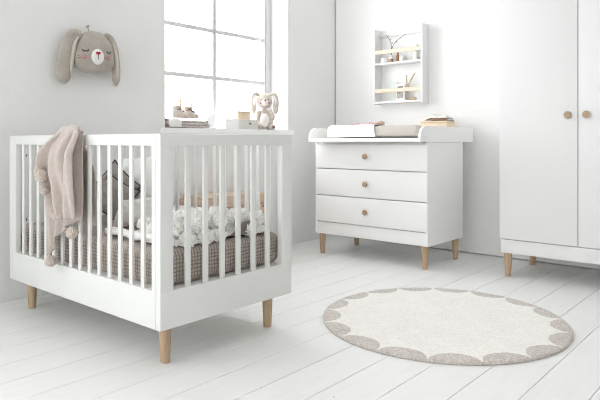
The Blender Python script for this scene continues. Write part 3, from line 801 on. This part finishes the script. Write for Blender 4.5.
A = [bm.verts.new(head_front(MZ[0]-.004+p[0]*.9, MZ[1]+.021+p[1]*.75, .013)) for p in hp]; B = [bm.verts.new(v.co+Vector((.006, 0, 0))) for v in A]
bm.faces.new(A[::-1]); bm.faces.new(B)
for k in range(28): bm.faces.new((A[k], A[(k+1) % 28], B[(k+1) % 28], B[k]))
obj('nose', bm, M['red'], rb)
bm = bmesh.new(); sweep(bm, [head_front(MZ[0]-.002+.004*k/5, MZ[1]+.010-.028*k/5, .013) for k in range(6)], .0022, seg=8)
obj('mouth', bm, M['thread'], rb)
for ey, ez, s in ((1.906, 1.530, 1), (2.066, 1.533, .85)):
    bm = bmesh.new()
    arc = [(ey+.018*s*math.cos(a), ez+.004-.011*math.sin(a)) for a in [PI*k/8 for k in range(9)]]
    sweep(bm, [head_front(y, z_, .002) for y, z_ in arc], .0026, seg=8)
    for k in (1, 3, 5, 7):
        y, z_ = arc[k]; sweep(bm, [head_front(y, z_, .002), head_front(y+(y-ey)*.28, z_-.009, .003)], .002, seg=6)
    obj('closed_eye', bm, M['thread'], rb)
for cy_, cz_, s in ((1.901, 1.483, 1), (2.064, 1.490, .85)):
    bm = bmesh.new(); rows = []
    for i in range(5):
        r = i/4; rows.append([bm.verts.new(head_front(cy_+.014*s*r*math.cos(2*PI*k/20), cz_+.013*r*math.sin(2*PI*k/20), .0045*(1-r*r)+.0008)) for k in range(20)])
    for r0, r1 in zip(rows, rows[1:]):
        for k in range(20): bm.faces.new((r0[k], r0[(k+1) % 20], r1[(k+1) % 20], r1[k]))
    bmesh.ops.remove_doubles(bm, verts=bm.verts, dist=1e-5)
    obj('cheek', bm, M['pink'], rb, solid=.002)
    bm = bmesh.new()
    for dz in (-.006, .004): sweep(bm, [head_front(cy_-.02*s, cz_+dz, .0015), head_front(cy_-.036*s, cz_+dz+.003, .0015)], .0012, seg=6)
    obj('whisker', bm, M['thread'], rb)
bm = bmesh.new(); sweep(bm, smooth_path([(XL+.05, 1.973, 1.655), (XL+.04, 1.968, 1.685), (XL+.025, 1.975, 1.705), (XL+.02, 1.982, 1.685), (XL+.04, 1.978, 1.655)], 16), .003, seg=8)
obj('hanging_loop', bm, M['cord'], rb)
bm = lathe(bmesh.new(), [(0, 0), (.003, 0), (.003, .03), (.006, .031), (.006, .034), (0, .035)], 12, Matrix.Translation((XL, 1.977, 1.702)) @ Matrix.Rotation(PI/2, 4, 'Y'))
obj('nail', bm, M['steel'], rb)

# ------------------------------------------------------------------ things on the window sill
SZ = wz0+.001
def folded(x0, x1, y0, y1, z0, layers, t, m, name, label, parent=None):
    """cloth folded back and forth: a zigzag profile in Y-Z drawn out along X"""
    pts = []
    for l in range(layers):
        zc = z0+t*.5+l*t*1.02
        a, b = (y0, y1) if l % 2 == 0 else (y1, y0)
        s = 1 if b > a else -1
        for k in range(9): pts.append((lerp(a+s*t*.5, b-s*t*.5, k/8), zc+t*.05*noise.noise(Vector((k*.7, l*3, 5)))))
        if l < layers-1:
            for k in range(1, 5):
                an = -PI/2+PI*k/5; pts.append((b-s*t*.5+s*t*.51*math.cos(an), zc+t*.51+t*.51*math.sin(an)))
    bm = bmesh.new(); rows = []
    for i in range(13):
        X = lerp(x0, x1, i/12); rows.append([bm.verts.new((X, y+.002*noise.noise(Vector((X*30, y*20, 0))), z_+.0015*noise.noise(Vector((X*25, y*25, z_*40))))) for y, z_ in pts])
    for r0, r1 in zip(rows, rows[1:]):
        for k in range(len(pts)-1): bm.faces.new((r0[k], r0[k+1], r1[k+1], r1[k]))
    o = obj(name, bm, m, parent, solid=t*.9)
    return o
o = folded(-3.70, -3.54, 2.64, 3.015, SZ+.002, 3, .0185, M['towel_taupe'], 'folded_towel', '')
tag(o, 'folded taupe knitted towel on the window sill under the baby booties', 'towel')
bm = bmesh.new(); rows = []
for i in range(20):
    t = i/19; Y = 2.622+.115*t; zt = SZ+.0625+.006*math.sin(t*3)
    rr = [(-3.705, SZ+.02), (-3.70, zt-.004), (-3.68, zt+.002), (-3.60, zt+.004), (-3.55, zt+.002), (-3.533, zt-.006), (-3.528, zt-.03), (-3.527, SZ+.005)]
    rows.append([bm.verts.new((x_, Y, z_+.003*noise.noise(Vector((Y*30, x_*20, z_*50))))) for x_, z_ in rr])
for r0, r1 in zip(rows, rows[1:]):
    for k in range(7): bm.faces.new((r0[k], r0[k+1], r1[k+1], r1[k]))
tag(obj('white_towel', bm, M['white_fur'], solid=.006, sub=1), 'white cloth folded over the left end of the taupe towel on the sill', 'towel')

def bootie(y, x, yaw, label):
    zz = SZ+.076
    t = thing('baby_bootie', label, 'baby shoe', (x, y, zz), 'baby booties on the towel')
    t.rotation_euler = (0, 0, yaw)
    Mx = Matrix.Translation((x, y, zz)) @ Matrix.Rotation(yaw, 4, 'Z') @ Matrix.Scale(1.15, 4)
    bm = bmesh.new(); rings = []                    # toe points along +Y local
    for yy, w, h, z0 in ((-.05, .012, .03, .03), (-.046, .026, .06, .0), (-.02, .030, .072, .0), (.0, .031, .062, .0), (.02, .032, .044, .0), (.038, .028, .034, .0), (.05, .017, .024, .002), (.055, .004, .012, .006)):
        rings.append([bm.verts.new(Mx @ Vector((w*math.cos(a), yy, z0+(h/2)*(1+math.copysign(abs(math.sin(a))**.7, math.sin(a)))))) for a in [2*PI*k/18 for k in range(18)]])
    for a, b in zip(rings, rings[1:]):
        for k in range(18): bm.faces.new((a[k], a[(k+1) % 18], b[(k+1) % 18], b[k]))
    bm.faces.new(rings[0][::-1]); bm.faces.new(rings[-1])
    s = obj('upper', bm, M['fur_light'], t)
    bm = bmesh.new(); lathe(bm, [(.024, .055), (.027, .058), (.028, .078), (.025, .081), (.021, .078), (.02, .058)], 20, Mx @ Matrix.Translation((0, -.025, 0)))
    obj('cuff', bm, M['fur_light'], t)
    bm = bmesh.new(); sweep(bm, [Mx @ Vector((.030*math.cos(a), -.005+.03*math.sin(a), .048+.012*math.cos(2*a))) for a in [2*PI*k/20 for k in range(21)]], .003, seg=6)
    obj('tie_cord', bm, M['thread'], t)
    for sx in (-1, 1):
        bm = bmesh.new(); P = [Mx @ Vector((sx*(.010+.012*q), .008-.006*q, .048+.080*q)) for q in [k/9 for k in range(10)]]
        sweep(bm, P, [.004+.006*math.sin(PI*(.15+.8*k/9)) for k in range(10)], [.004]*10, seg=10); obj('bunny_ear', bm, M['peach'], t)
    bm = bmesh.new(); ball(bm, Mx @ Vector((0, .022, .045)), .009, sub=2); ball(bm, Mx @ Vector((.010, .018, .046)), .004, sub=1); ball(bm, Mx @ Vector((-.010, .018, .046)), .004, sub=1)
    obj('bunny_face', bm, M['dark_wood'], t)
bootie(2.775, -3.60, math.radians(-30), 'beige baby bootie with felt ears on the folded towel, the one nearer the window edge')
bootie(2.90, -3.625, math.radians(-50), 'beige baby bootie with felt ears on the folded towel, the one nearer the round mirror')

mi = thing('round_mirror', 'small pale oval standing mirror on the sill beside the folded towel', 'mirror', (-3.64, 3.10, SZ))
mt = Matrix.Translation((-3.66, 3.135, SZ+.062)) @ Matrix.Rotation(math.radians(8), 4, 'Y') @ Matrix.Rotation(PI/2, 4, 'Y') @ Matrix.Scale(1.15, 4, (1, 0, 0))
obj('mirror_rim', lathe(bmesh.new(), [(0, -.006), (.05, -.006), (.053, 0), (.05, .006), (.045, .007), (0, .005)], 32, mt), mat('pale_rim', (.85, .85, .86), .4), mi)
obj('mirror_foot', bx(-3.70, -3.62, 3.11, 3.16, SZ, SZ+.010, bev=.003), M['boxgrey'], mi)

bxo = thing('keepsake_box', 'white and grey box with a dark knob on the sill beside the plush rabbit', 'box', (-3.62, 3.45, SZ))
obj('box_body', bx(-3.68, -3.565, 3.21, 3.585, SZ, SZ+.083, bev=.003), M['lacquer'], bxo)
dd = obj('box_drawer', bx(-3.566, -3.556, 3.365, 3.582, SZ+.003, SZ+.080, bev=.002), M['boxgrey'], bxo)
obj('knob', lathe(bmesh.new(), [(0, 0), (.006, 0), (.006, .006), (.010, .010), (.008, .015), (0, .016)], 14, Matrix.Translation((-3.556, 3.475, SZ+.048)) @ Matrix.Rotation(PI/2, 4, 'Y')), M['dark_wood'], dd)
wl = thing('wooden_box', 'small light wooden box standing on the white keepsake box', 'box', (-3.62, 3.44, SZ+.084))
obj('box_body', bx(-3.66, -3.585, 3.37, 3.515, SZ+.084, SZ+.136, bev=.003), M['pale_wood'], wl)
obj('box_lid', bx(-3.662, -3.583, 3.367, 3.518, SZ+.1365, SZ+.154, bev=.004), M['pale_wood'], wl)

# plush rabbit sitting on the sill
pr_ = thing('plush_rabbit', 'beige plush rabbit with long ears sitting at the right end of the sill', 'soft toy', (-3.60, 3.70, SZ))
px, py = -3.60, 3.70
bm = bmesh.new(); vs = ball(bm, (0, 0, 0), 1, sub=4).verts
for v in bm.verts:
    d = v.co.copy(); w = .072*(1-.35*d.z)
    v.co = Vector((px+d.x*.055*(1-.3*d.z), py+d.y*w, SZ+.098+d.z*.092))
obj('body', bm, M['fur_light'], pr_)
bm = bmesh.new(); ball(bm, (px+.036, py-.004, SZ+.083), (.030, .044, .062), sub=3); obj('belly_patch', bm, M['white_fur'], pr_)
bm = bmesh.new(); ball(bm, (px+.005, py-.002, SZ+.253), (.058, .072, .070), sub=4, amp=.03); obj('head', bm, M['fur_light'], pr_)
bm = bmesh.new(); ball(bm, (px+.048, py-.004, SZ+.243), (.024, .034, .034), sub=3); obj('muzzle', bm, M['white_fur'], pr_)
bm = bmesh.new(); ball(bm, (px+.073, py-.004, SZ+.258), (.005, .009, .008), sub=2); obj('nose', bm, M['red'], pr_)
for s in (-1, 1):
    bm = bmesh.new(); ball(bm, (px+.055, py-.003+s*.040, SZ+.232), (.006, .010, .009), sub=2); obj('cheek', bm, M['pink'], pr_)
    bm = bmesh.new(); sweep(bm, [(px+.060, py-.003+s*.026+.008*math.cos(a), SZ+.268-.004*math.sin(a)) for a in [PI*k/5 for k in range(6)]], .0018, seg=6); obj('closed_eye', bm, M['thread'], pr_)
    ear([(px+.005, py+s*.045, SZ+.310, .7), (px+.015, py+s*.085, SZ+.312, .9), (px+.02, py+s*.102, SZ+.265, 1.), (px+.02, py+s*.100, SZ+.20, 1.1), (px+.022, py+s*.096, SZ+.135, .9)], M['fur_light'], pr_, .023, .012, (1, 0, 0))
    ear([(px+.028, py+s*.080, SZ+.302, .6), (px+.036, py+s*.094, SZ+.26, 1), (px+.036, py+s*.093, SZ+.215, .8)], M['white_fur'], pr_, .009, .004, (1, 0, 0), 'ear_lining')
    bm = bmesh.new(); sweep(bm, smooth_path([(px+.01, py+s*.046, SZ+.165), (px+.03, py+s*.068, SZ+.125), (px+.04, py+s*.066, SZ+.085)], 10), [.018, .019, .019, .019, .019, .019, .019, .018, .016, .009], seg=12); obj('arm', bm, M['fur_light'], pr_)
    bm = bmesh.new(); sweep(bm, smooth_path([(px-.01, py+s*.040, SZ+.026), (px+.04, py+s*.056, SZ+.024), (px+.075, py+s*.066, SZ+.024)], 10), [.022, .023, .024, .024, .024, .024, .024, .023, .020, .010], seg=12); obj('foot', bm, M['fur_light'], pr_)
    bm = bmesh.new(); ball(bm, (px+.084, py+s*.069, SZ+.022), (.006, .013, .013), sub=2); obj('foot_pad', bm, M['dark_wood'], pr_)

pr_.rotation_euler = (0, 0, math.radians(-36))

# ------------------------------------------------------------------ daylight, camera
SKY_DIM, SKY_BRIGHT = 1.5, 3.2
w = bpy.data.worlds.new('sky'); sc.world = w; w.use_nodes = True
bg = w.node_tree.nodes['Background']; bg.inputs['Color'].default_value = (.97, .985, 1, 1); wn_t = w.node_tree; tcw = wn_t.nodes.new('ShaderNodeTexCoord'); spw = wn_t.nodes.new('ShaderNodeSeparateXYZ')
wn_t.links.new(tcw.outputs['Generated'], spw.inputs[0])
sunny = wn_t.nodes.new('ShaderNodeMapRange'); sunny.interpolation_type = 'SMOOTHSTEP'   # the sky is brightest on the window side
for k, v in (('From Min', .1), ('From Max', -.8), ('To Min', SKY_DIM), ('To Max', SKY_BRIGHT)): sunny.inputs[k].default_value = v
wn_t.links.new(spw.outputs[0], sunny.inputs['Value']); wn_t.links.new(sunny.outputs[0], bg.inputs['Strength'])
def portal(name, loc, rot, sx, sy):
    l = bpy.data.lights.new(name, 'AREA'); l.shape = 'RECTANGLE'; l.size = sx; l.size_y = sy; l.cycles.is_portal = True
    o = bpy.data.objects.new(name, l); col.objects.link(o); o.location = loc; o.rotation_euler = rot
portal('window_daylight', (XL-WT-.02, (wy0+wy1)/2, (wz0+wz1)/2), (0, -PI/2, 0), wz1-wz0, wy1-wy0)
portal('side_daylight', (XL-WT-.02, (vy0+vy1)/2, (vz0+wz1)/2), (0, -PI/2, 0), wz1-vz0, vy1-vy0)
portal('rear_fill', ((ox0+ox1)/2, YB-.11, (oz0+oz1)/2), (PI/2, 0, 0), ox1-ox0, oz1-oz0)  # portal for the added opening behind the camera

cam = bpy.data.cameras.new('camera'); co = bpy.data.objects.new('camera', cam); col.objects.link(co)
cam.sensor_width = 36; cam.lens = 581.23/600*36; cam.shift_y = -(200-141.18)/600; cam.clip_start = .05
co.location = (0, 0, .95); co.rotation_euler = (PI/2, 0, .7104)
sc.camera = co
sc.view_settings.view_transform = 'Standard'; sc.view_settings.look = 'None'; sc.view_settings.gamma = 1
sc.view_settings.use_curve_mapping = False; sc.view_settings.exposure = 1.55
sc.cycles.filter_width = 1.0
sc.cycles.max_bounces = 14; sc.cycles.diffuse_bounces = 10; sc.cycles.transparent_max_bounces = 8
